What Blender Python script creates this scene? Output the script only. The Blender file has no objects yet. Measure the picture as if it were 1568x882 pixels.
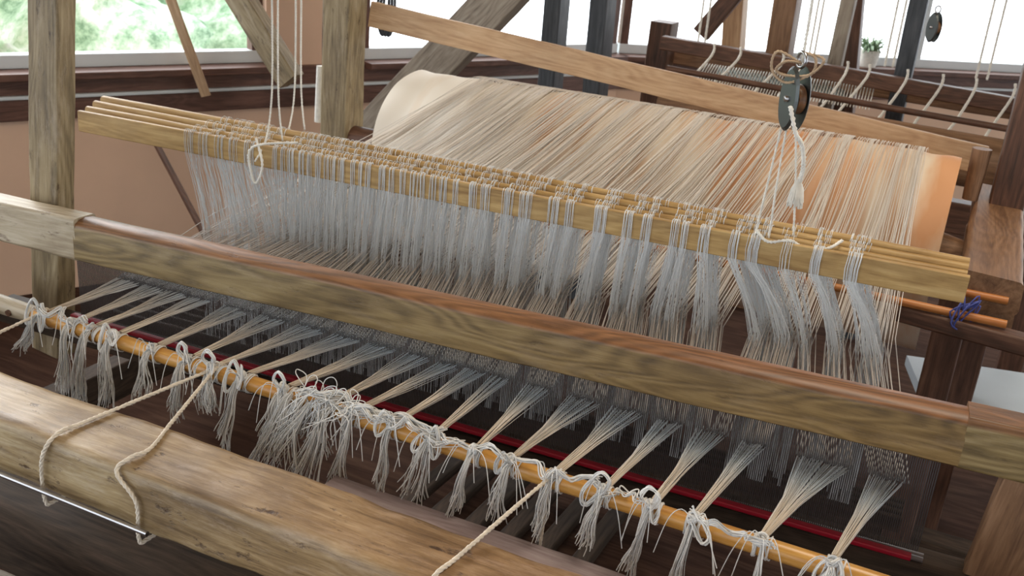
import bpy, math, random, bmesh
from mathutils import Vector, Matrix, noise
random.seed(7)
R=random.uniform
CH=1.75
SC=bpy.context.scene
def V(x,y,z): return Vector((x,y,z+CH))

# ---------------------------------------------------------------- materials
def newmat(name):
    m=bpy.data.materials.new(name); m.use_nodes=True
    nt=m.node_tree; b=nt.nodes['Principled BSDF']
    return m,nt,b
def nd(nt,t,**k):
    n=nt.nodes.new(t)
    for a,v in k.items():
        if a.startswith('_'): n.inputs[a[1:].replace('_',' ')].default_value=v
        else: setattr(n,a,v)
    return n
def ramp(nt,stops):
    n=nt.nodes.new('ShaderNodeValToRGB'); e=n.color_ramp.elements
    while len(e)<len(stops): e.new(.5)
    for i,(p,c) in enumerate(stops):
        e[i].position=p; e[i].color=(c[0],c[1],c[2],1)
    return n
def wood(name,dark,mid,light,rough=.45,gs=1.0,bump=.25,stain=.5,spec=.5,coat=0,dings=0,topc=None,rings=.055,endc=None):
    m,nt,b=newmat(name); L=nt.links.new
    tc=nd(nt,'ShaderNodeTexCoord')
    def mapped(sx,sy,rot=(0,0,0)):
        mp=nd(nt,'ShaderNodeMapping'); mp.inputs['Scale'].default_value=(sx*gs,sy*gs,sy*gs); mp.inputs['Rotation'].default_value=rot
        L(tc.outputs['Object'],mp.inputs['Vector']); return mp
    n1=nd(nt,'ShaderNodeTexNoise',_Scale=2.2,_Detail=8.0,_Roughness=.68,_Distortion=.5); L(mapped(2.2,26).outputs[0],n1.inputs['Vector'])
    n2=nd(nt,'ShaderNodeTexNoise',_Scale=2.0,_Detail=3.0,_Roughness=.6); L(mapped(7,210).outputs[0],n2.inputs['Vector'])
    n3=nd(nt,'ShaderNodeTexNoise',_Scale=6.0,_Detail=6.0,_Roughness=.65); L(mapped(.6,1.2).outputs[0],n3.inputs['Vector'])
    n4=nd(nt,'ShaderNodeTexNoise',_Scale=1.3,_Detail=2.0,_Roughness=.4,_Distortion=.2); L(mapped(1.1,7,(.3,.04,.05)).outputs[0],n4.inputs['Vector'])
    s=nd(nt,'ShaderNodeMath',operation='MULTIPLY'); L(n4.outputs['Fac'],s.inputs[0]); s.inputs[1].default_value=120
    sn=nd(nt,'ShaderNodeMath',operation='SINE'); L(s.outputs[0],sn.inputs[0])
    a=nd(nt,'ShaderNodeMath',operation='MULTIPLY_ADD'); L(sn.outputs[0],a.inputs[0]); a.inputs[1].default_value=rings; L(n1.outputs['Fac'],a.inputs[2])
    a2=nd(nt,'ShaderNodeMath',operation='MULTIPLY_ADD'); L(n2.outputs['Fac'],a2.inputs[0]); a2.inputs[1].default_value=.28; L(a.outputs[0],a2.inputs[2])
    a3=nd(nt,'ShaderNodeMath',operation='SUBTRACT'); L(a2.outputs[0],a3.inputs[0]); a3.inputs[1].default_value=.14
    cr=ramp(nt,[(.27,dark),(.5,mid),(.75,light)]); L(a3.outputs[0],cr.inputs[0])
    mx=nd(nt,'ShaderNodeMix',data_type='RGBA',blend_type='MULTIPLY'); mx.inputs['Factor'].default_value=stain
    cr3=ramp(nt,[(.34,(.42,.37,.34)),(.56,(1,1,1))]); L(n3.outputs['Fac'],cr3.inputs[0])
    L(cr.outputs[0],mx.inputs['A']); L(cr3.outputs[0],mx.inputs['B'])
    out=mx.outputs['Result']; hgt=a2.outputs[0]
    if dings:
        n5=nd(nt,'ShaderNodeTexNoise',_Scale=14.0,_Detail=5.0,_Roughness=.75); L(mapped(1,2.4).outputs[0],n5.inputs['Vector'])
        c5=ramp(nt,[(.32,(.22,.15,.11)),(.40,(1,1,1))]); L(n5.outputs['Fac'],c5.inputs[0])
        m5=nd(nt,'ShaderNodeMix',data_type='RGBA',blend_type='MULTIPLY'); m5.inputs['Factor'].default_value=dings
        L(out,m5.inputs['A']); L(c5.outputs[0],m5.inputs['B']); out=m5.outputs['Result']
        # pale scuffs
        n6=nd(nt,'ShaderNodeTexNoise',_Scale=5.0,_Detail=9.0,_Roughness=.8); L(mapped(1.2,5).outputs[0],n6.inputs['Vector'])
        c6=ramp(nt,[(.52,(0,0,0)),(.66,(1,1,1))]); L(n6.outputs['Fac'],c6.inputs[0])
        fm=nd(nt,'ShaderNodeMath',operation='MULTIPLY'); L(c6.outputs[0],fm.inputs[0]); fm.inputs[1].default_value=dings*.45
        m8=nd(nt,'ShaderNodeMix',data_type='RGBA',blend_type='MIX'); L(fm.outputs[0],m8.inputs['Factor']); L(out,m8.inputs['A']); m8.inputs['B'].default_value=(.55,.47,.38,1); out=m8.outputs['Result']
        ah=nd(nt,'ShaderNodeMath',operation='ADD'); L(a2.outputs[0],ah.inputs[0]); L(c5.outputs[0],ah.inputs[1]); hgt=ah.outputs[0]
    sx=nd(nt,'ShaderNodeSeparateXYZ'); L(tc.outputs['Object'],sx.inputs[0])
    if topc:
        mt=nd(nt,'ShaderNodeMapRange'); mt.inputs['From Min'].default_value=topc[0]; mt.inputs['From Max'].default_value=topc[1]; L(sx.outputs['Z'],mt.inputs[0])
        m6=nd(nt,'ShaderNodeMix',data_type='RGBA',blend_type='MULTIPLY'); L(mt.outputs[0],m6.inputs['Factor']); L(out,m6.inputs['A']); m6.inputs['B'].default_value=(*topc[2],1); out=m6.outputs['Result']
    if endc:
        mt=nd(nt,'ShaderNodeMapRange'); mt.inputs['From Min'].default_value=endc[0]; mt.inputs['From Max'].default_value=endc[1]; L(sx.outputs['X'],mt.inputs[0])
        m7=nd(nt,'ShaderNodeMix',data_type='RGBA',blend_type='MULTIPLY'); L(mt.outputs[0],m7.inputs['Factor']); L(out,m7.inputs['A']); m7.inputs['B'].default_value=(*endc[2],1); out=m7.outputs['Result']
    L(out,b.inputs['Base Color'])
    mr=nd(nt,'ShaderNodeMapRange'); mr.inputs['To Min'].default_value=rough-.1; mr.inputs['To Max'].default_value=rough+.25
    L(n3.outputs['Fac'],mr.inputs['Value']); L(mr.outputs[0],b.inputs['Roughness'])
    b.inputs['Specular IOR Level'].default_value=spec
    b.inputs['Coat Weight'].default_value=coat; b.inputs['Coat Roughness'].default_value=.3
    bp=nd(nt,'ShaderNodeBump',_Strength=bump,_Distance=.0015); L(hgt,bp.inputs['Height']); L(bp.outputs[0],b.inputs['Normal'])
    return m
def plain(name,c,rough=.6,metal=0,var=.15,scale=6):
    m,nt,b=newmat(name); L=nt.links.new
    tc=nd(nt,'ShaderNodeTexCoord'); n=nd(nt,'ShaderNodeTexNoise',_Scale=scale,_Detail=5.0); L(tc.outputs['Object'],n.inputs['Vector'])
    cr=ramp(nt,[(.3,[k*(1-var) for k in c]),(.7,[min(1,k*(1+var)) for k in c])]); L(n.outputs['Fac'],cr.inputs[0]); L(cr.outputs[0],b.inputs['Base Color'])
    b.inputs['Roughness'].default_value=rough; b.inputs['Metallic'].default_value=metal
    return m
def yarn(name,cols,rough=.6,yr=None):
    m,nt,b=newmat(name); L=nt.links.new
    g=nd(nt,'ShaderNodeNewGeometry')
    cr=ramp(nt,[(i/(len(cols)-1),c) for i,c in enumerate(cols)]); L(g.outputs['Random Per Island'],cr.inputs[0])
    out=cr.outputs[0]
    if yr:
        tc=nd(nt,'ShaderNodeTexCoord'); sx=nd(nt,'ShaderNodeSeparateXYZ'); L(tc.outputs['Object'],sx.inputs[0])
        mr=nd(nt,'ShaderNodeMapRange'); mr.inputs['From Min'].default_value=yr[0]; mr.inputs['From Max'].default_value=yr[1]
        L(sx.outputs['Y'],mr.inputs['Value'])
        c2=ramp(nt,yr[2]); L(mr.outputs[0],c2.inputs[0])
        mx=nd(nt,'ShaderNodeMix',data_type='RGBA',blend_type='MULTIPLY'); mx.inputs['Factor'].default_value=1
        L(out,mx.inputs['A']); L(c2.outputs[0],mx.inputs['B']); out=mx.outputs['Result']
    L(out,b.inputs['Base Color']); b.inputs['Roughness'].default_value=rough
    b.inputs['Specular IOR Level'].default_value=.5
    b.inputs['Sheen Weight'].default_value=.6
    return m

M={}
M['breast']=wood('breast_wood',(.17,.11,.05),(.38,.275,.14),(.58,.48,.31),.42,1,.6,.75,dings=.9,coat=.15,rings=.03,topc=(.045,.053,(1.0,.95,.95)),endc=(1.2,2.1,(.92,.74,.60)))
M['rail']=wood('rail_wood',(.11,.075,.028),(.215,.15,.06),(.32,.24,.11),.42,1,.4,.45,coat=.25,rings=.11,dings=.3,topc=(.028,.034,(1.0,.66,.64)),endc=(.4,1.5,(1,.88,.74)))
M['railend']=wood('rail_end_wood',(.28,.22,.15),(.44,.37,.26),(.58,.52,.41),.45,1,.5,.6,dings=.8,coat=.1)
M['rod']=wood('rod_wood',(.46,.20,.035),(.66,.33,.07),(.80,.46,.13),.28,1,.15,.3,coat=.4)
M['shaft']=wood('shaft_wood',(.30,.17,.055),(.47,.30,.11),(.62,.43,.19),.45,1,.2,.45)
M['post']=wood('post_wood',(.13,.095,.05),(.29,.22,.12),(.43,.35,.22),.5,1,.5,.6,dings=.7)
M['reddark']=wood('dark_red_wood',(.045,.022,.013),(.11,.05,.03),(.20,.10,.06),.45,1,.3,.4)
M['brown']=wood('brown_wood',(.13,.065,.035),(.25,.135,.07),(.36,.21,.12),.45,1,.3,.4)
M['grey']=wood('grey_timber',(.18,.15,.12),(.34,.29,.235),(.46,.41,.34),.6,1,.4,.4)
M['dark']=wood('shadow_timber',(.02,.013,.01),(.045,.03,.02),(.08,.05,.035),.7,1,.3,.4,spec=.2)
M['plank']=wood('plank_wood',(.40,.24,.13),(.56,.37,.22),(.68,.49,.31),.5,1,.15,.3)
M['blue']=wood('blue_dark_wood',(.03,.035,.045),(.06,.07,.085),(.11,.12,.14),.5,1,.15,.3)
M['mauve']=wood('mauve_board',(.24,.18,.18),(.40,.32,.33),(.50,.43,.44),.35,1,.2,.4)
M['lease']=wood('lease_wood',(.40,.13,.03),(.58,.22,.06),(.65,.3,.1),.35,1,.1,.3)
M['red']=plain('red_strip',(.36,.006,.025),.4)
M['metal']=plain('dark_metal',(.12,.13,.13),.35,.9)
M['steel']=plain('steel',(.45,.45,.47),.3,1)
M['rope']=plain('cotton_rope',(.76,.68,.57),.85,0,.15,60)
M['ropew']=plain('white_cord',(.80,.78,.72),.85,0,.12,60)
M['reedm']=plain('reed_wire',(.085,.075,.075),.45,.3)
M['reedb']=plain('reed_band',(.12,.09,.08),.6)
M['warp']=yarn('warp_yarn',[(.72,.66,.59),(.88,.83,.77),(.58,.56,.54),(.96,.93,.89)],yr=(1.38,2.9,[(0,(1,.89,.74)),(.06,(.95,.87,.77)),(.115,(.60,.72,.84)),(.18,(.46,.42,.40)),(.36,(.68,.64,.62)),(.55,(.97,.95,.92)),(1,(1,.96,.91))]))  # yr ramp paints lighting into the yarn: dim behind the reed, bright at the rod
M['hed']=yarn('heddle_yarn',[(.78,.81,.83),(.90,.92,.93),(.64,.67,.70),(.96,.97,.97)],.45)
M['fringe']=yarn('fringe_yarn',[(.74,.72,.69),(.90,.88,.84),(.56,.59,.62),(.94,.93,.90)])

# ---------------------------------------------------------------- helpers
def link(ob,parent=None):
    SC.collection.objects.link(ob)
    if parent: ob.parent=parent
    return ob
def empty(name):
    e=bpy.data.objects.new(name,None); e.empty_display_size=.1; return link(e)
def mesh(name,vs,fs,mat,parent=None,smooth=True,mw=None):
    me=bpy.data.meshes.new(name); me.from_pydata([tuple(v) for v in vs],[],fs); me.update()
    if smooth is True: me.polygons.foreach_set('use_smooth',[True]*len(me.polygons))
    elif smooth: me.polygons.foreach_set('use_smooth',smooth)
    me.materials.append(mat)
    ob=bpy.data.objects.new(name,me)
    if mw: ob.matrix_world=mw
    return link(ob,parent)
def section(w,h,bev,k=3):
    pts=[]
    bev=min(bev,w*.49,h*.49)
    for cx,cy,a0 in ((w/2-bev,h/2-bev,0),(-w/2+bev,h/2-bev,90),(-w/2+bev,-h/2+bev,180),(w/2-bev,-h/2+bev,270)):
        for i in range(k+1):
            a=math.radians(a0+90*i/k); pts.append((cx+bev*math.cos(a),cy+bev*math.sin(a)))
    return pts
def beam(name,p0,p1,w,h,mat,parent=None,bev=.006,wob=.0015,n=None,sec=None,up=Vector((0,0,1)),seed=0,taper=None):
    p0=Vector(p0);p1=Vector(p1); d=(p1-p0); L=d.length; x=d.normalized()
    if abs(x.dot(up))>.95: up=Vector((0,1,0))
    y=up.cross(x).normalized(); z=x.cross(y)
    mw=Matrix((( x.x,y.x,z.x,p0.x),(x.y,y.y,z.y,p0.y),(x.z,y.z,z.z,p0.z),(0,0,0,1)))
    wn=sec is None or len(sec)<16
    s=sec or section(w,h,bev); m=len(s)
    n=n or max(2,int(L/.05)); vs=[];fs=[];sm=[]
    sd=sum(map(ord,name))%97+seed
    for i in range(n+1):
        t=L*i/n; g=1 if taper is None else 1+(taper-1)*i/n
        for (a,b) in s:
            o=noise.noise_vector(Vector((t*4+sd,a*14,b*14)))*wob+noise.noise_vector(Vector((t*17+sd,a*40,b*40)))*wob*.35
            vs.append((t,a*g+o.y,b*g+o.z))
    for i in range(n):
        for j in range(m):
            k=(j+1)%m
            fs.append((i*m+j,i*m+k,(i+1)*m+k,(i+1)*m+j)); sm.append(True)
    b0=len(vs)
    vs+= vs[0:m]; vs+= vs[n*m:(n+1)*m]
    fs.append(tuple(b0+j for j in reversed(range(m)))); fs.append(tuple(b0+m+j for j in range(m))); sm+=[False,False]
    ob=mesh(name,vs,fs,mat,parent,sm,mw)
    if wn:
        md=ob.modifiers.new('wn','WEIGHTED_NORMAL'); md.weight=90; md.keep_sharp=True
    return ob
class Strands:
    def __init__(s): s.v=[];s.f=[]
    def add(s,pts,r,sides=3,rend=None,close=False):
        pts=[Vector(p) for p in pts]; n=len(pts); b=len(s.v)
        t=(pts[1]-pts[0]).normalized()
        ref=Vector((0,0,1)) if abs(t.z)<.9 else Vector((1,0,0))
        u=t.cross(ref).normalized(); 
        for i,p in enumerate(pts):
            if close: t=(pts[(i+1)%n]-pts[i-1])
            else: t=(pts[min(i+1,n-1)]-pts[max(i-1,0)])
            if t.length<1e-9: t=Vector((0,0,1))
            t.normalize()
            u=(u-t*u.dot(t)); 
            if u.length<1e-6: u=t.orthogonal()
            u.normalize(); w=t.cross(u)
            rr=r if rend is None else r+(rend-r)*i/(n-1)
            for j in range(sides):
                a=2*math.pi*j/sides
                s.v.append(p+u*(rr*math.cos(a))+w*(rr*math.sin(a)))
        for i in range(n if close else n-1):
            i2=(i+1)%n
            for j in range(sides):
                k=(j+1)%sides
                s.f.append((b+i*sides+j,b+i*sides+k,b+i2*sides+k,b+i2*sides+j))
        if not close and sides>3:
            s.f.append(tuple(b+j for j in reversed(range(sides)))); s.f.append(tuple(b+(n-1)*sides+j for j in range(sides)))
    def make(s,name,mat,parent=None): return mesh(name,s.v,s.f,mat,parent)
def smoothpath(pts,k=6):
    pts=[Vector(p) for p in pts]; P=[pts[0]]+pts+[pts[-1]]; out=[]
    for i in range(1,len(P)-2):
        a,b,c,d=P[i-1],P[i],P[i+1],P[i+2]
        for j in range(k):
            t=j/k
            out.append(.5*((2*b)+(c-a)*t+(2*a-5*b+4*c-d)*t*t+(3*b-a-3*c+d)*t**3))
    out.append(pts[-1]); return out
def rope(S,pts,r=.004,k=8,pitch=.03):
    path=smoothpath(pts,k)
    fine=[path[0]]
    for a,b in zip(path,path[1:]):
        m=max(1,int((b-a).length/.006))
        for i in range(1,m+1): fine.append(a.lerp(b,i/m))
    for ply in range(3):
        out=[];s=0;u=None
        for i,p in enumerate(fine):
            t=(fine[min(i+1,len(fine)-1)]-fine[max(i-1,0)]).normalized()
            if u is None: u=t.orthogonal()
            u=(u-t*u.dot(t)).normalized(); w=t.cross(u)
            if i: s+=(p-fine[i-1]).length
            a=2*math.pi*(s/pitch+ply/3)
            out.append(p+(u*math.cos(a)+w*math.sin(a))*r*.5)
        S.add(out,r*.58,5)
def cyl(name,p0,p1,r0,r1,mat,parent=None,sides=20,n=24,wob=.0006):
    sec=[(r0*math.cos(2*math.pi*i/sides),r0*math.sin(2*math.pi*i/sides)) for i in range(sides)]
    return beam(name,p0,p1,0,0,mat,parent,wob=wob,n=n,sec=sec,taper=r1/r0)

# ---------------------------------------------------------------- LOOM FRAME
loom=empty('floor_loom')
beam('breast_beam',V(-2.35,1.11,-.955),V(.45,1.11,-.955),.145,.11,M['breast'],loom,bev=.024,wob=.008,n=130)
beam('front_board',V(-.90,1.275,-1.015),V(.45,1.275,-1.015),.13,.03,M['mauve'],loom,bev=.004,wob=.002)
beam('lower_knee_timber',V(-1.50,.98,-1.22),V(-.9,1.00,-1.22),.06,.06,M['grey'],loom,bev=.012,wob=.006)
beam('knee_roller',V(-2.2,1.22,-1.27),V(.38,1.22,-1.27),.20,.16,M['dark'],loom,bev=.05,wob=.004)  # roller added to keep the space behind the breast beam dark
for i,x in enumerate((-2.25,.38)):
    beam('front_post_%d'%(i+1),V(x,1.12,-1.75),V(x,1.12,-1.0),.10,.09,M['post'],loom)
    beam('side_sill_%d'%(i+1),V(x,1.0,-1.5),V(x,3.15,-1.5),.07,.12,M['dark'],loom)
beam('back_post_1',V(-2.0,2.94,-1.75),V(-1.955,2.94,1.4),.105,.11,M['post'],loom,wob=.004,up=Vector((0,1,0)))
beam('back_post_2',V(.14,3.1,-1.75),V(.14,3.1,.6),.09,.12,M['reddark'],loom)
beam('side_rail_2',V(.12,2.35,-.725),V(.12,3.3,-.725),.13,.085,M['brown'],loom,bev=.012,wob=.006)
beam('side_rail_3',V(.13,2.6,-.86),V(.13,3.3,-.86),.14,.12,M['brown'],loom,bev=.015,wob=.006)
beam('side_leg',V(.06,2.45,-1.75),V(.06,2.45,-.77),.07,.06,M['reddark'],loom)
beam('cross_strut',V(-.05,2.24,-.77),V(.5,2.18,-.78),.045,.04,M['reddark'],loom)
cyl('wooden_peg',V(.045,3.05,-.68),V(.045,3.05,-.535),.021,.026,M['brown'],loom)
beam('back_plank',V(-1.93,3.02,-.40),V(.06,3.30,-.612),.022,.084,M['plank'],loom,bev=.003,wob=.002)
for i in range(6):
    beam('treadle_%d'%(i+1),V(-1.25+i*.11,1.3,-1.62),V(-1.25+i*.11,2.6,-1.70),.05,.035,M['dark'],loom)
beam('lower_cross_beam',V(-2.25,2.5,-1.5),V(.38,2.5,-1.5),.08,.12,M['dark'],loom)

# beater ---------------------------------------------------
def RY(x): return 1.51+(x+1.64)/1.726*.12
def RZ(x): return -.825-(x+1.64)/1.726*.031
f=lambda x,o=0:1.49+(x+1.64)/1.726*.14+o
def railsec(w,h):
    pts=[]
    for i in range(7):
        a=math.pi*i/6; pts.append((w/2*math.cos(a),h/2-.016+.016*math.sin(a)))
    pts+=[(-w/2,-h/2+.004),(-w/2+.004,-h/2),(w/2-.004,-h/2),(w/2,-h/2+.004)]
    return pts
beam('beater_rail',V(-1.655,f(-1.655),-.742),V(.10,f(.10),-.742),0,0,M['rail'],loom,sec=railsec(.066,.09),wob=.002,n=60)
beam('beater_rail_end_1',V(-2.25,f(-2.25),-.738),V(-1.650,f(-1.650),-.742),.066,.09,M['railend'],loom,bev=.010,wob=.005)
beam('beater_rail_end_2',V(.098,f(.098),-.742),V(.5,f(.5),-.742),.066,.092,M['rail'],loom,bev=.006,wob=.002,seed=5)
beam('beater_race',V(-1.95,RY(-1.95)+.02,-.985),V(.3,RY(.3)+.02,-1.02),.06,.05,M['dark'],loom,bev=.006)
beam('beater_red_strip',V(-1.70,RY(-1.70)-.024,-.934),V(.07,RY(.07)-.024,-.974),.016,.010,M['red'],loom,bev=.003,wob=.0005)
beam('sword_1',V(-1.845,1.545,-1.08),V(-1.70,1.545,.30),.05,.085,M['post'],loom,bev=.005,wob=.003,up=Vector((1,0,0)))
beam('sword_2',V(.19,1.66,-1.15),V(.33,1.66,.30),.05,.10,M['brown'],loom,bev=.005,wob=.003,up=Vector((1,0,0)))
S=Strands(); x=-1.70
while x<.08:
    S.add([V(x,RY(x),-.975),V(x,RY(x),-.74)],.0012,3); x+=.0034
S.make('reed_wires',M['reedm'],loom)
S=Strands()
for o in (-.006,.006): S.add([V(-1.70,RY(-1.7)+o,-.950),V(.09,RY(.09)+o,-.985)],.005,6)
S.make('reed_band',M['reedb'],loom)

# apron rod
cyl('apron_rod',V(-1.87,1.385,-.9),V(.25,1.385,-.9),.0155,.0155,M['rod'],loom,n=60,wob=.001)
cyl('apron_rod_end',V(-1.98,1.385,-.9),V(-1.70,1.385,-.9),.024,.0185,M['railend'],loom,n=10,wob=.002)
for x in (-1.80,-1.755):
    cyl('rod_hole_%d'%(x*-1000),V(x,1.366,-.902),V(x,1.361,-.903),.007,.007,M['reddark'],loom,n=1,sides=12)

# warp beam roll --------------------------------------------
RC=(2.94,-.82); RR=.27
vs=[];fs=[];NX,NA=90,72
for i in range(NX+1):
    x=-1.70+1.70*i/NX
    for j in range(NA):
        a=2*math.pi*j/NA
        rr=RR+.008*noise.noise(Vector((x*2.2,math.cos(a)*2,math.sin(a)*2)))+.008*noise.noise(Vector((x*14,math.cos(a)*1.5,math.sin(a)*1.5)))
        vs.append(V(x,RC[0]+rr*math.cos(a),RC[1]+rr*math.sin(a)))
for i in range(NX):
    for j in range(NA):
        k=(j+1)%NA; fs.append((i*NA+j,i*NA+k,(i+1)*NA+k,(i+1)*NA+j))
sm=[True]*len(fs)
for e,i in ((0,0),(1,NX)):
    prev=[vs[i*NA+j] for j in range(NA)]; pb=len(vs); vs+=prev
    for rk in range(1,7):
        fct=1-rk*.14; dx=.01*(rk%2)*(1 if e==0 else -1)
        b=len(vs)
        for j in range(NA):
            p=prev[j]; vs.append(Vector((p.x+dx,(p.y-RC[0])*fct+RC[0],(p.z-CH-RC[1])*fct+RC[1]+CH)))
        for j in range(NA):
            k=(j+1)%NA; fs.append((pb+j,b+j,b+k,pb+k) if e==0 else (pb+j,pb+k,b+k,b+j)); sm.append(False)
        pb=b
mm,nt,b=newmat('backing_paper'); L=nt.links.new
tc=nd(nt,'ShaderNodeTexCoord'); mp=nd(nt,'ShaderNodeMapping'); mp.inputs['Scale'].default_value=(3,.8,.8); L(tc.outputs['Object'],mp.inputs[0])
n=nd(nt,'ShaderNodeTexNoise',_Scale=2.9,_Detail=4.0); L(mp.outputs[0],n.inputs[0])
sx=nd(nt,'ShaderNodeSeparateXYZ'); L(tc.outputs['Object'],sx.inputs[0])
ma=nd(nt,'ShaderNodeMapRange'); ma.inputs['From Min'].default_value=-1.65; ma.inputs['From Max'].default_value=-.5; ma.inputs['To Min'].default_value=-.30; ma.inputs['To Max'].default_value=.10; L(sx.outputs['X'],ma.inputs[0])
ad=nd(nt,'ShaderNodeMath',operation='ADD'); L(n.outputs['Fac'],ad.inputs[0]); L(ma.outputs[0],ad.inputs[1])
cr=ramp(nt,[(.30,(.93,.88,.79)),(.46,(.86,.74,.60)),(.58,(.78,.54,.36)),(.70,(.70,.36,.18))]); L(ad.outputs[0],cr.inputs[0]); L(cr.outputs[0],b.inputs['Base Color']); b.inputs['Roughness'].default_value=.7
roll=mesh('warp_beam_roll',vs,fs,mm,loom,sm)
cyl('warp_beam_axle',V(-2.0,RC[0],RC[1]),V(.12,RC[0],RC[1]),.045,.045,M['reddark'],loom)
cyl('axle_knob',V(.0,2.9,-.80),V(.07,2.9,-.80),.05,.035,M['brown'],loom,n=4)

# shafts ------------------------------------------------------
SY=[(1.80,1.92),(1.845,1.945),(1.885,1.968),(1.925,1.99)]
def S_Y(i,x):
    t=(x+1.98)/2.04
    return SY[i][0]*(1-t)+SY[i][1]*t
STOP=[-.565,-.562,-.556,-.550]
beam('heddle_bar_1',V(-1.985,S_Y(0,-1.985),-.592),V(.06,S_Y(0,.06),-.592),.014,.052,M['shaft'],loom,bev=.003,wob=.001)
for i in (1,2,3):
    beam('heddle_bar_%d'%(i+1),V(-1.99-.015*i,S_Y(i,-2.0),STOP[i]-.017),V(.055,S_Y(i,.055),STOP[i]-.017),0,0,M['shaft'],loom,sec=section(.02,.03,.009,4),wob=.002)
for i in range(4):
    beam('lower_heddle_bar_%d'%(i+1),V(-1.95,S_Y(i,-1.95),-1.10),V(.05,S_Y(i,.05),-1.10),.012,.035,M['dark'],loom,bev=.003,wob=.001)
for i,y in enumerate((2.2,2.33)):
    cyl('lease_rod_%d'%(i+1),V(-1.9,y,-.735),V(.16,y+.02,-.742+.01*i),.009,.009,M['lease'],loom,n=20)

G=[(-1.667,-1.46,-1.63,-1.40,40),(-1.42,-1.16,-1.42,-1.17,84),(-1.15,-.95,-1.17,-.96,62),(-.935,-.87,-.95,-.88,22),(-.86,-.775,-.87,-.79,28),
   (-.757,-.69,-.77,-.71,26),(-.66,-.615,-.685,-.63,20),(-.59,-.525,-.60,-.54,26),(-.495,-.45,-.52,-.45,22),(-.435,-.40,-.43,-.37,16),
   (-.373,-.305,-.31,-.215,32),(-.28,-.25,-.21,-.19,6),(-.222,-.19,-.165,-.12,14),(-.16,-.12,-.11,-.04,20)]
def eyez(x): return -.80+(x+1.65)/1.65*.035
for si in range(4):
    S=Strands()
    for gi,(a,bq,c,d,nn) in enumerate(G):
        n2=nn if si==0 else int(nn*.7)
        nc=max(2,nn//7) if gi<3 else max(1,nn//11)
        cl=[(i+R(.25,.75))/nc for i in range(nc)]
        pull=.5 if gi<3 else .6
        for k in range(n2):
            t=(k+R(-.6,.6))/max(1,n2-1)
            t=min(max(t,0),1)
            q=min(cl,key=lambda c:abs(c-t)); tt=t+(q-t)*pull*.7; te=t+(q-t)*pull*.8
            x0=a+(bq-a)*tt+R(-.002,.002)+ (R(-.012,.012) if si else 0); x1=c+(d-c)*te+R(-.002,.002)
            y=S_Y(si,x0); top=STOP[si]; ez=eyez(x1)+R(-.010,.010)+(-.02 if si%2 else .01)
            hw=.0085 if si==0 else .0115
            bt=-.055 if si==0 else -.034
            loose=R(-.014,.014) if R(0,1)<.14 else 0
            xm=x0+(x1-x0)*.4+(c+(d-c)*q-x1)*.35+R(-.002,.002)+loose
            for s2 in (-1,1):
                if s2==1 and si==0 and R(0,1)<.3: continue
                S.add(smoothpath([V(x0+R(-.001,.001),y,top+.0025),V(x0+R(-.001,.001),y+s2*hw,top-.004),V(x0+R(-.0015,.0015),y+s2*hw,top+bt),V(xm+R(-.0015,.0015),y+s2*.006,top+(ez-top)*.5),V(x1+R(-.0015,.0015),y+s2*.0015,ez),
                     V(x1+R(-.003,.003)+.003,y+s2*.004,ez-.12),V(x1+R(-.006,.006),y,-1.09)],2),.00072 if si==0 else .0006,3)
    S.make('heddles_%d'%(si+1),M['hed'],loom)

# warp --------------------------------------------------------
B=[(-1.662,-1.555,.034),(-1.58,-1.49,.032),(-1.528,-1.43,.030),(-1.465,-1.37,.03),(-1.364,-1.285,.034),(-1.274,-1.195,.034),(-1.21,-1.105,.034),(-1.141,-1.02,.034),
   (-1.044,-.94,.034),(-.943,-.865,.030),(-.888,-.80,.024),(-.806,-.745,.024),(-.727,-.695,.020),(-.644,-.62,.026),(-.576,-.525,.032),(-.493,-.445,.032),(-.407,-.367,.026),
   (-.324,-.292,.028),(-.255,-.217,.022),(-.147,-.098,.047),(-.04,.006,.030)]
S=Strands()
tp=(2.873,-.558)
eyes=[]
for (a,bq,c,d,nn) in G:
    for k in range(nn): eyes.append(c+(d-c)*k/(nn-1))
eyes.sort(); NW=640
for i in range(NW):
    t=i/(NW-1)
    bi=min(len(B)-1,int(t*len(B))); tb=(t*len(B)-bi)*2-1
    rx=B[bi][1]+tb*B[bi][2]*1.05
    ex=eyes[int(t*(len(eyes)-1))]+R(-.003,.003)
    ez=eyez(ex)+R(-.014,.014)+(.012 if i%2 else -.012); ey=S_Y(i%4,ex)
    bx=-1.475+1.375*t+.020*math.sin(t*61+math.sin(t*23)*2)+.012*math.sin(t*190+2*math.sin(t*37))+R(-.003,.003)
    pts=[V(rx+R(-.002,.002),RY(rx)+.004,RZ(rx)),V(ex,ey,ez)]
    for yy in (2.2,2.5): 
        q=(yy-ey)/(tp[0]-ey); pts.append(V(ex+(bx-ex)*q+R(-.004,.004),yy,ez+(tp[1]-ez)*q+R(-.005,.005)))
    for k in range(6):
        a=math.radians(104.3-k*13); pts.append(V(bx+R(-.002,.002),RC[0]+(RR+.010)*math.cos(a),RC[1]+(RR+.010)*math.sin(a)))
    S.add(pts,.00105,3)
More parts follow.
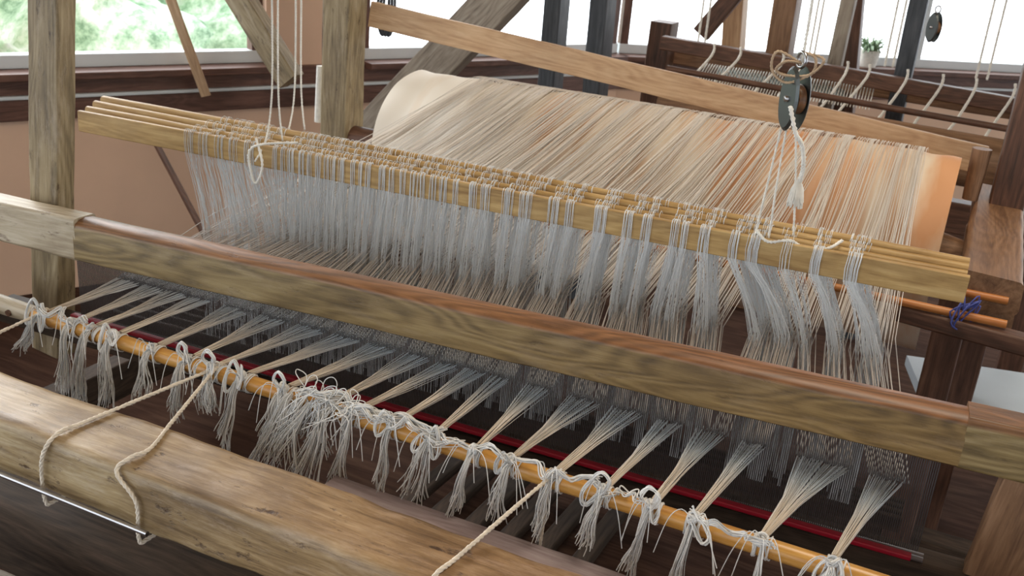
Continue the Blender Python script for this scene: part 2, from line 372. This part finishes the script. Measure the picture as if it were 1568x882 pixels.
for bi,(kx,rx,wd) in enumerate(B):
    n=36 if wd<.045 else 56
    for k in range(n):
        t=(k+.5)/n*2-1; xr=rx+t*wd+R(-.0015,.0015)
        p0=V(xr,RY(xr)+.012,RZ(xr)+R(-.005,.005)); p1=V(kx+t*.005+R(-.002,.002),1.392,-.884+R(-.003,.004))
        mid=p0.lerp(p1,.55)+Vector((0,0,R(-.004,.002))); mid.x+=-t*wd*.16
        S.add([p0,p0.lerp(p1,.3)+Vector((-t*wd*.08,0,R(-.002,.002))),mid,p0.lerp(p1,.85)+Vector((-t*wd*.06,0,0)),p1],.00088,3)
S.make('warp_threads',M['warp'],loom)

# knots and fringes
S=Strands()
def hank(pts,n,spread,r=.0011,k=5):
    path=smoothpath(pts,k)
    for _ in range(n):
        o=Vector((R(-1,1),R(-1,1),R(-1,1)))*spread; ph=R(0,6)
        S.add([p+o+Vector((math.sin(i*.7+ph),math.cos(i*.9+ph),math.sin(i*.5+ph)))*spread*.35 for i,p in enumerate(path)],r,4)
def tail(x,y,z,n,L,spl,lean=0,fwd=0):
    locks=[(R(-1,1),R(.7,1.1),R(0,6)) for _ in range(4)]
    for k in range(n):
        lk=locks[k%4]
        a=lk[0]+R(-.35,.35); p=V(x+a*.005,y+R(-.004,.004),z+R(-.004,.003)); pts=[p.copy()]
        l=L*lk[1]*R(.8,1.08); dx=a*spl+lean; dy=-R(.0,.022)-fwd; m=9; ph=lk[2]+R(-.4,.4); am=R(.002,.006)
        for i in range(1,m+1):
            q=i/m
            pts.append(p+Vector((dx*q**1.2+am*q*math.sin(ph+q*7), -.017*math.sin(min(1,q*3)*math.pi/2)+dy*q+am*q*math.cos(ph+q*6), -l*(q**1.12)+.005*math.sin(min(1,q*4)*math.pi))))
        S.add(pts,.00095,3)
for bi,(kx,rx,wd) in enumerate(B):
    for o in (-.008,.009):
        for q in range(5):
            rr=.0175+R(0,.0015); xo=kx+o+R(-.004,.004); sl=R(-.006,.006)
            S.add([V(xo+sl*math.sin(a),1.385+rr*math.cos(a),-.9+rr*math.sin(a)) for a in [2*math.pi*i/14 for i in range(14)]],.0013,4,close=True)
    for q in range(7):
        rr=R(.005,.010); c=V(kx+R(-.003,.003),1.371+R(-.003,.002),-.880+R(-.003,.004)); ax=Vector((R(-1,1),R(-1,1),R(-1,1))).normalized(); u=ax.orthogonal().normalized(); w=ax.cross(u)
        S.add([c+u*rr*math.cos(a)+w*rr*.8*math.sin(a) for a in [2*math.pi*i/12 for i in range(12)]],.0022,5,close=True)
    tail(kx,1.366,-.886,random.choice((26,34,42)),R(.09,.16),R(.008,.020),R(-.026,.008))
    for q in range(4):
        a=R(-.04,.04); S.add(smoothpath([V(kx,1.366,-.882),V(kx+a*.5,1.35,-.868+R(0,.015)),V(kx+a,1.34,-.89+R(-.01,.02)),V(kx+a*1.4,1.335,-.93+R(-.03,.01))],4),.0009,3)
    kind=R(0,1)
    if kind<.55:
        for sgn in ((-1,1) if kind<.2 else (random.choice((-1,1)),)):
            l=R(.012,.034); up=R(-.010,.022); dr=R(-.03,0)
            p=V(kx,1.368,-.879)
            hank([p,p+Vector((sgn*l*.5,-.004,up+.008)),p+Vector((sgn*l,-.012,up*.4+dr)),p+Vector((sgn*l*.7,-.018,-.012+dr)),p+Vector((0,-.006,-.002))],7,.0026,.0011)
for kx in (-.407,-.324,-1.044,-1.21,-1.274):
    p=V(kx,1.366,-.879); l=R(.012,.018)
    hank([p,p+Vector((-l,-.004,.016)),p+Vector((-l*.3,-.006,.036)),p+Vector((l*.8,-.008,.026)),p+Vector((.002,-.005,-.002))],9,.0024,.0012)
for (a,bq,n) in ((-1.0,-.80,16),(-.90,-.70,14),(-.73,-.58,12),(-.57,-.42,8),(-.40,-.34,6),(-1.66,-1.54,8),(-.25,-.12,10),(-.95,-.82,12),(-.80,-.66,10),(-.86,-.76,8)):
    m=7; pts=[V(a+(bq-a)*i/m+R(-.008,.008),1.370+R(-.018,.012),-.876+R(-.008,.016)) for i in range(m+1)]
    hank(pts,n,.0045,.0012)
for x in (-1.02,-.995,-.965,-.935): tail(x,1.360,-.880,36,R(.12,.17),.034,R(-.05,-.01),.02)
for q in range(40):
    c=V(-.95+R(-.06,.07),1.362+R(-.012,.01),-.868+R(-.01,.014)); l=R(.015,.035); th=R(0,6.28)
    d=Vector((math.cos(th),math.sin(th)*.5,math.sin(th)*.4+.1)); e=Vector((-math.sin(th),math.cos(th)*.6,.3))
    S.add(smoothpath([c,c+d*l+e*l*.3,c+d*l*1.5,c+d*l-e*l*.5,c+Vector((R(-.02,.02),-.02,-.02)),c+Vector((R(-.05,.01),-.025,R(-.09,-.05)))],4),.0011,3)
S.make('knotted_fringe',M['fringe'],loom)

# ropes -------------------------------------------------------
tr=Strands()
def overbeam(xk,xt,xb,zb=-1.02):
    a=V(xk-.003,1.368,-.884); c=V(xt,1.10,-.8965)
    rope(tr,[V(xk,1.402,-.905),V(xk,1.387,-.879),a,a.lerp(c,.3),a.lerp(c,.7),c,V(xt-.006,1.062,-.8965),V(xt-.010,1.036,-.912),V(xb,1.030,-.95),V(xb,1.031,zb),V(xb+.004,1.05,zb-.008),V(xb+.004,1.16,zb-.008)],.0038)
overbeam(-1.205,-1.265,-1.285)
overbeam(-1.20,-1.11,-1.075)
overbeam(-.495,-.535,-.56)
overbeam(-1.665,-1.655,-1.67)
rope(tr,[V(-.50,1.365,-.90),V(-.497,1.352,-.98),V(-.50,1.345,-1.1),V(-.5,1.34,-1.3)],.003)
tie=tr.make('tie_rope',M['rope'])
cyl('steel_tie_rod',V(-2.0,1.015,-.988),V(-1.04,1.015,-.988),.0045,.0045,M['steel'],n=6)

# pulleys and cords -------------------------------------------
cords=Strands()
def pulley(name,x,y,z,s=1.0,rot=.35):
    e=empty(name); 
    def W(a,b2,c):
        return V(x+(a*math.cos(rot)-b2*math.sin(rot))*s,y+(a*math.sin(rot)+b2*math.cos(rot))*s,z+c*s)
    for sg in (-1,1):
        vs=[];fs=[];N=24
        for lay in (0,1):
            for i in range(N):
                a=2*math.pi*i/N; vs.append(W(sg*(.010+.004*lay),.026*math.cos(a)*(1-.15*lay),.052*math.sin(a)*(1-.1*lay)))
        for i in range(N): fs.append((i,(i+1)%N,N+(i+1)%N,N+i))
        fs.append(tuple(range(N))); fs.append(tuple(range(2*N-1,N-1,-1)))
        mesh('cheek_%d'%(sg+2),vs,fs,M['metal'],e,False)
    s2=Strands()
    s2.add([W(-.018,0,0),W(.018,0,0)],.005*s,10)
    s2.add([W(0,.012*math.cos(a),.062+.012*math.sin(a)) for a in [2*math.pi*i/14 for i in range(14)]],.003*s,6,close=True)
    s2.make('pin_and_eye',M['steel'],e)
    vs=[];fs=[];N=28;pr=[(-.007,.024),(-.003,.019),(.003,.019),(.007,.024)]
    for (o,r) in pr:
        for i in range(N):
            a=2*math.pi*i/N; vs.append(W(o,r*math.cos(a),r*math.sin(a)))
    for k in range(3):
        for i in range(N): fs.append((k*N+i,k*N+(i+1)%N,(k+1)*N+(i+1)%N,(k+1)*N+i))
    fs.append(tuple(range(N))); fs.append(tuple(range(4*N-1,3*N-1,-1)))
    mesh('sheave',vs,fs,M['rail'],e,True)
    return e
pulley('pulley',-.303,1.92,-.300,1.15,.75)
pulley('pulley',-1.437,1.86,-.20,.8,.9)
pulley('pulley',-1.47,1.99,-.17,.8,.9)
def cord(pts,r=.0026): rope(cords,pts,r,6,.018)
cord([V(-.303,1.93,-.235),V(-.306,1.94,-.1),V(-.312,1.95,.3)],.0035)
cord([V(-.318,1.92,-.36),V(-.322,1.91,-.45),V(-.327,1.90,-.56),V(-.325,1.893,-.60),V(-.322,1.91,-.62)])
cord([V(-.308,1.92,-.36),V(-.306,1.91,-.45),V(-.303,1.91,-.56),V(-.300,1.90,-.60)])
cord([V(-.290,1.92,-.36),V(-.276,1.93,-.45),V(-.262,1.94,-.56),V(-.26,1.95,-.58)])
cord([V(-.327,1.90,-.555),V(-.30,1.89,-.57),V(-.26,1.90,-.562),V(-.23,1.905,-.575),V(-.19,1.91,-.565),V(-.17,1.93,-.55)],.0035)
cord([V(-.303,1.89,-.31),V(-.285,1.885,-.355),V(-.27,1.895,-.38),V(-.262,1.90,-.42),V(-.265,1.90,-.455)],.005)
for q in range(70):
    a=R(0,6.28); cords.add([V(-.265,1.90,-.440),V(-.265+.010*math.cos(a),1.90+.010*math.sin(a),-.46),V(-.265+.014*math.cos(a),1.90+.014*math.sin(a),-.49+R(-.008,.01))],.0018,3)
tan=Strands()
for q in range(2):
    rope(tan,[V(-.303,1.92,-.235),V(-.33+R(-.02,.01),1.90,-.225+R(-.01,.01)),V(-.345+R(-.01,.02),1.90,-.25),V(-.32,1.90,-.262+R(-.01,.01)),V(-.28,1.905,-.25),V(-.27+R(-.01,.02),1.91,-.222),V(-.303,1.92,-.215)],.003,6,.018)
tan.make('knotted_cord',plain('tan_cord',(.45,.33,.22),.85,0,.2,60))
for (x,y,zz) in ((-1.437,1.86,-.20),(-1.47,1.99,-.17)):
    cord([V(x,y,zz+.05),V(x,y+.005,.3)],.003)
    cord([V(x-.008,y,zz-.03),V(x-.01,y,-.45),V(x-.012,y-.02,-.555),V(x-.012,y-.06,-.60)])
    cord([V(x+.008,y,zz-.03),V(x+.008,y,-.45),V(x+.012,y+.01,-.56)])
    for q in range(3):
        cord([V(x,y,zz+.04),V(x+R(.01,.03),y-.01,zz+.055+R(-.01,.02)),V(x+R(.02,.035),y-.01,zz+R(0,.02)),V(x,y-.015,zz+R(-.02,.02)),V(x-.02,y,zz+R(0,.03)),V(x,y,zz+.045)],.003)
cord([V(-1.445,1.80,-.545),V(-1.42,1.79,-.60),V(-1.435,1.788,-.645),V(-1.45,1.79,-.63),V(-1.448,1.79,-.565),V(-1.36,1.84,-.548)],.0035)
cords.make('pulley_cords',M['ropew'])
S=Strands()
mb=plain('blue_yarn',(.08,.1,.35),.8)
for q in range(10):
    c=V(.075,2.21,-.725); S.add(smoothpath([c,c+Vector((R(-.03,.03),R(-.02,.02),R(0,.03))),c+Vector((R(-.03,.03),R(-.02,.02),R(-.04,0))),c+Vector((R(-.01,.01),0,-.05))],4),.002,4)
S.make('blue_yarn_tie',mb)

# ---------------------------------------------------------------- ROOM
plaster=plain('peach_plaster',(.80,.55,.40),.85,0,.05,3)
floorm=wood('floor_boards',(.030,.014,.010),(.06,.030,.020),(.10,.055,.035),.85,.5,.1,.4,spec=.1)
framew=wood('window_dark_frame',(.07,.03,.02),(.14,.065,.045),(.22,.11,.08),.4,1,.1,.3)
whitef=plain('window_white_frame',(.70,.75,.78),.4,0,.04)
ceilm=wood('ceiling_boards',(.3,.2,.1),(.45,.32,.18),(.55,.4,.25),.6,.5,.1,.3)
A0=Vector((-3.51,2.81)); uA=Vector((.47,.883)).normalized()
B0=A0+uA*3.33; uB=Vector((.786,.619)).normalized()
def P(o,u,s,off,z):
    nrm=Vector((-u.y,u.x)); p=o+u*s+nrm*off
    return V(p.x,p.y,z)
def box(name,o,u,s0,s1,o0,o1,z0,z1,mat,parent=None):
    c0=P(o,u,s0,(o0+o1)/2,(z0+z1)/2); c1=P(o,u,s1,(o0+o1)/2,(z0+z1)/2)
    return beam(name,c0,c1,abs(o1-o0),z1-z0,mat,parent,bev=.004,wob=0,n=4)
TOP=1.45
wcount=[0]
def wall(nm,o,u,s0,s1,wins,mull):
    e=empty(nm)
    box('lower_wall',o,u,s0,s1,.0,.16,-1.75,-.99,plaster,e)
    box('upper_wall',o,u,s0,s1,.0,.16,.85,TOP,plaster,e)
    edges=[s0]+[q for w in wins for q in w]+[s1]
    for i in range(0,len(edges),2):
        if edges[i+1]-edges[i]>.01: box('pier_%d'%i,o,u,edges[i],edges[i+1],.0,.16,-.99,.85,plaster,e)
    box('sill_panel',o,u,s0,s1,-.03,.13,-.99,-.80,framew,e)
    box('sill_lip',o,u,s0,s1,-.05,-.02,-.90,-.885,whitef,e)
    for i,w in enumerate(wins):
        wcount[0]+=1; wn=empty('window_%d'%wcount[0])
        box('sill',o,u,w[0],w[1],-.09,.14,-.82,-.79,framew,wn)
        box('bottom_frame',o,u,w[0],w[1],.03,.10,-.79,-.735,whitef,wn)
        box('top_frame',o,u,w[0],w[1],.03,.10,.79,.85,whitef,wn)
        for s in [w[0]+.03,w[1]-.03]+[q for q in mull if w[0]<q<w[1]]:
            beam('mullion',P(o,u,s,.065,-.79),P(o,u,s,.065,.85),.06,.05,whitef if s in mull else framew,wn,bev=.003,wob=0,up=Vector((u.x,u.y,0)))
    return e
wall('wall_left',A0,uA,-4.0,3.33,[(-3.6,1.12),(1.62,3.33)],[-1.2])
wall('wall_back',B0,uB,.0,6.5,[(.0,6.2)],[1.0,2.0,3.1,4.6])
fl=[P(A0,uA,-4.2,.2,-1.75),P(A0,uA,3.4,.2,-1.75),P(B0,uB,6.6,.2,-1.75),V(6,2,-1.75),V(4.5,-3,-1.75),V(-3,-3,-1.75)]
mesh('floor',fl,[(0,5,4,3,2,1)],floorm,smooth=False)
cl=[Vector((p.x,p.y,CH+TOP)) for p in fl]
mesh('ceiling',cl,[(0,1,2,3,4,5)],ceilm,smooth=False)

beam('timber_brace',V(-3.02,3.40,-.20),V(-2.56,3.42,-.765),.07,.10,M['post'])
beam('timber_post',V(-2.43,3.55,-1.75),V(-2.43,3.55,1.4),.08,.10,M['reddark'])
beam('timber_brace',V(-2.52,3.9,-1.10),V(-1.25,3.9,.30),.10,.17,M['grey'],wob=.004)
beam('timber_post',V(-1.76,4.3,-1.75),V(-1.80,4.3,1.4),.08,.12,M['blue'])
beam('timber_post',V(-1.53,4.3,-1.75),V(-1.60,4.3,1.4),.08,.13,M['blue'])
beam('wooden_lath',V(-3.03,3.44,-.90),V(-3.13,3.32,-.42),.012,.045,M['plank'],up=Vector((1,.5,0)))
beam('leaning_stick',V(-2.05,2.72,-1.75),V(-3.02,3.10,-1.02),.02,.025,M['reddark'])
cyl('white_bobbin',V(-2.12,3.0,-.80),V(-2.12,3.0,-.60),.020,.014,M['ropew'])
S=Strands()
for q in range(3):
    c=V(-1.90+q*.012,3.05,-.37); S.add([c+Vector((.022*math.cos(a),.0,.10*math.sin(a))) for a in [2*math.pi*i/20 for i in range(20)]],.005,6,close=True)
S.make('cable_coil',M['blue'])

# ---------------------------------------------------------------- background loom
bl=empty('background_loom')
def bb(n,*a,**k): return beam(n,*a,parent=bl,**k)
bb('post_1',V(-1.38,4.6,-1.75),V(-1.36,4.6,-.46),.10,.13,M['reddark'])
bb('post_2',V(-1.02,5.0,-1.75),V(-1.25,5.0,.9),.09,.12,M['plank'])
bb('post_3',V(-.83,4.7,-1.75),V(-.86,4.7,1.1),.10,.15,M['brown'])
bb('post_4',V(-.44,4.9,-1.75),V(-.72,4.9,.9),.09,.10,M['reddark'])
bb('post_5',V(-.30,4.6,-1.75),V(-.30,4.6,1.0),.07,.10,M['blue'])
bb('post_6',V(.36,4.3,-1.75),V(.36,4.3,1.0),.09,.12,M['reddark'])
bb('post_7',V(-.62,4.65,-1.75),V(-.55,4.65,1.0),.06,.08,M['grey'])
bb('top_beam',V(-1.30,4.4,-.53),V(.45,4.4,-.60),.06,.06,M['reddark'])
bb('mid_beam',V(-1.35,4.75,-.62),V(.45,4.5,-.62),.07,.08,M['brown'])
bb('low_beam',V(-1.35,4.1,-.98),V(.45,4.05,-.98),.08,.12,M['reddark'])
bb('brace',V(-1.35,4.5,-.05),V(-.85,4.5,.35),.06,.09,M['plank'])
bb('brace_2',V(-1.2,4.65,-.5),V(-.9,4.65,-.05),.05,.08,M['reddark'])
cyl('cloth_roll',V(-1.20,4.2,-.76),V(.42,4.1,-.78),.10,.10,M['brown'],bl)
cyl('upper_rod',V(-1.15,4.0,-.58),V(.42,3.95,-.62),.012,.012,M['reddark'],bl)
S=Strands()
for i in range(11):
    x=-1.05+i*.13+R(-.03,.03)
    rope(S,[V(x,4.35,-.50),V(x,4.33,-.55),V(x-.05+R(-.02,.02),4.2,-.655),V(x-.07,4.08,-.70)],.006,4)
for x in (-1.13,-1.10,-.66,-.64,-.36,-.33,-.02,.02):
    rope(S,[V(x,4.35,.5),V(x,4.35,-.2),V(x,4.35,-.5)],.005,3)
for i in range(60):
    x=-1.1+i*.012; S.add([V(x,4.45,-.60),V(x+.02,4.2,-.655)],.003,3)
S.make('white_cords',M['ropew'],bl)
S=Strands()
for i in range(70):
    x=-1.15+i*.008; S.add([V(x,4.9,-.62),V(x+.1,4.45,-.66)],.003,3)
S.make('green_warp',plain('green_yarn',(.22,.30,.30),.8),bl)
pulley('pulley',-.21,4.35,-.33,1.1,.9)
S=Strands()
pc=P(B0,uB,1.62,-.02,-.79)
for i in range(120):
    a=R(0,6.28); l=R(.06,.16); d=Vector((math.cos(a)*.7,math.sin(a)*.7,R(.2,1))).normalized()
    S.add([pc+Vector((0,0,.08)),pc+d*l*.6+Vector((0,0,.1)),pc+d*l+Vector((0,0,.06))],.007,3,.002)
pp=empty('potted_plant')
S.make('leaves',plain('leaf_green',(.25,.36,.22),.5),pp)
cyl('pot',pc,pc+Vector((0,0,.10)),.05,.065,M['ropew'],pp)
st=empty('grey_stool')
stm=plain('stool_grey',(.42,.48,.53),.4,0,.05)
beam('seat',V(.02,3.2,-1.32),V(.62,3.35,-1.32),.34,.035,stm,st)
for a,c in ((.08,3.06),(.08,3.34),(.55,3.16),(.55,3.46)): cyl('leg_%d'%int(a*100+c*10),V(a,c,-1.75),V(a,c,-1.33),.018,.015,stm,st,n=2)

# ---------------------------------------------------------------- outside
leafm,nt,b=newmat('outdoor_foliage'); L=nt.links.new
tc=nd(nt,'ShaderNodeTexCoord'); n=nd(nt,'ShaderNodeTexNoise',_Scale=2.6,_Detail=9.0,_Roughness=.8); L(tc.outputs['Object'],n.inputs[0])
cr=ramp(nt,[(.38,(.17,.30,.18)),(.47,(.44,.62,.42)),(.55,(.74,.86,.70)),(.62,(.95,.98,.95))]); L(n.outputs['Fac'],cr.inputs[0]); L(cr.outputs[0],b.inputs['Base Color']); b.inputs['Roughness'].default_value=.8
def bush(c,r):
    bm=bmesh.new(); bmesh.ops.create_icosphere(bm,subdivisions=5,radius=r)
    for v in bm.verts:
        q=v.co.copy(); k=noise.fractal(q*1.5+c,1,2,5)*.35*r+noise.noise(q*6+c)*.12
        v.co+=q.normalized()*k; v.co+=c
    me=bpy.data.meshes.new('shrub'); bm.to_mesh(me); bm.free(); me.materials.append(leafm); me.polygons.foreach_set('use_smooth',[True]*len(me.polygons))
    return me
tg=empty('garden_trees')
i=0
for (x,y,z,r) in ((-9,6.5,-1.8,2.2),(-8.6,8.6,-2.2,1.9),(-10.5,9,-.9,2.3),(-12,5,-1,2.6),(-7.8,4.5,-2.8,1.6),(-14,12,.2,2.8),(-9.5,11,-3.0,1.8)):
    i+=1; ob=bpy.data.objects.new('tree_%d'%i,bush(V(x,y,z),r)); link(ob,tg)

# ---------------------------------------------------------------- light
w=bpy.data.worlds.new('sky'); SC.world=w; w.use_nodes=True; nt=w.node_tree; bg=nt.nodes['Background']
tc=nd(nt,'ShaderNodeTexCoord')
dp=nd(nt,'ShaderNodeVectorMath',operation='DOT_PRODUCT'); nt.links.new(tc.outputs['Generated'],dp.inputs[0]); dp.inputs[1].default_value=(-.66,.70,.2)
mr=nd(nt,'ShaderNodeMapRange'); mr.inputs['From Min'].default_value=-1; mr.inputs['To Min'].default_value=.65; mr.inputs['To Max'].default_value=4.4; nt.links.new(dp.outputs['Value'],mr.inputs[0])
nt.links.new(mr.outputs[0],bg.inputs['Strength']); bg.inputs['Color'].default_value=(.90,.955,1,1)
sun=bpy.data.lights.new('sun','SUN'); sun.energy=3.0; sun.angle=math.radians(28); sun.color=(1,.98,.96)
so=bpy.data.objects.new('sun',sun); so.rotation_euler=Vector((.80,-.35,-.42)).to_track_quat('-Z','Y').to_euler(); link(so)
al=bpy.data.lights.new('warm_fill_light','AREA'); al.energy=26; al.size=.9; al.color=(1,.87,.70)  # added area light, no lamp seen: warm fill and gloss from above
ao=bpy.data.objects.new('warm_fill_light',al); ao.location=(.1,2.0,CH+1.4); link(ao)

# ---------------------------------------------------------------- camera
Xc=Vector((.9009,-.2205,.3736)).normalized();Zc=Vector((.0794,.9305,.3577));Zc=(Zc-Xc*Zc.dot(Xc)).normalized();Yc=Zc.cross(Xc)
cd=bpy.data.cameras.new('camera'); cd.sensor_width=36; cd.lens=1576/1600*36; cd.clip_start=.05
cam=bpy.data.objects.new('camera',cd)
cam.matrix_world=Matrix(((Xc.x,Xc.y,Xc.z,0),(Yc.x,Yc.y,Yc.z,0),(Zc.x,Zc.y,Zc.z,CH),(0,0,0,1)))
link(cam); SC.camera=cam
cd.dof.use_dof=True; cd.dof.focus_distance=1.8; cd.dof.aperture_fstop=9
SC.view_settings.view_transform='Standard'
SC.view_settings.exposure=0.12
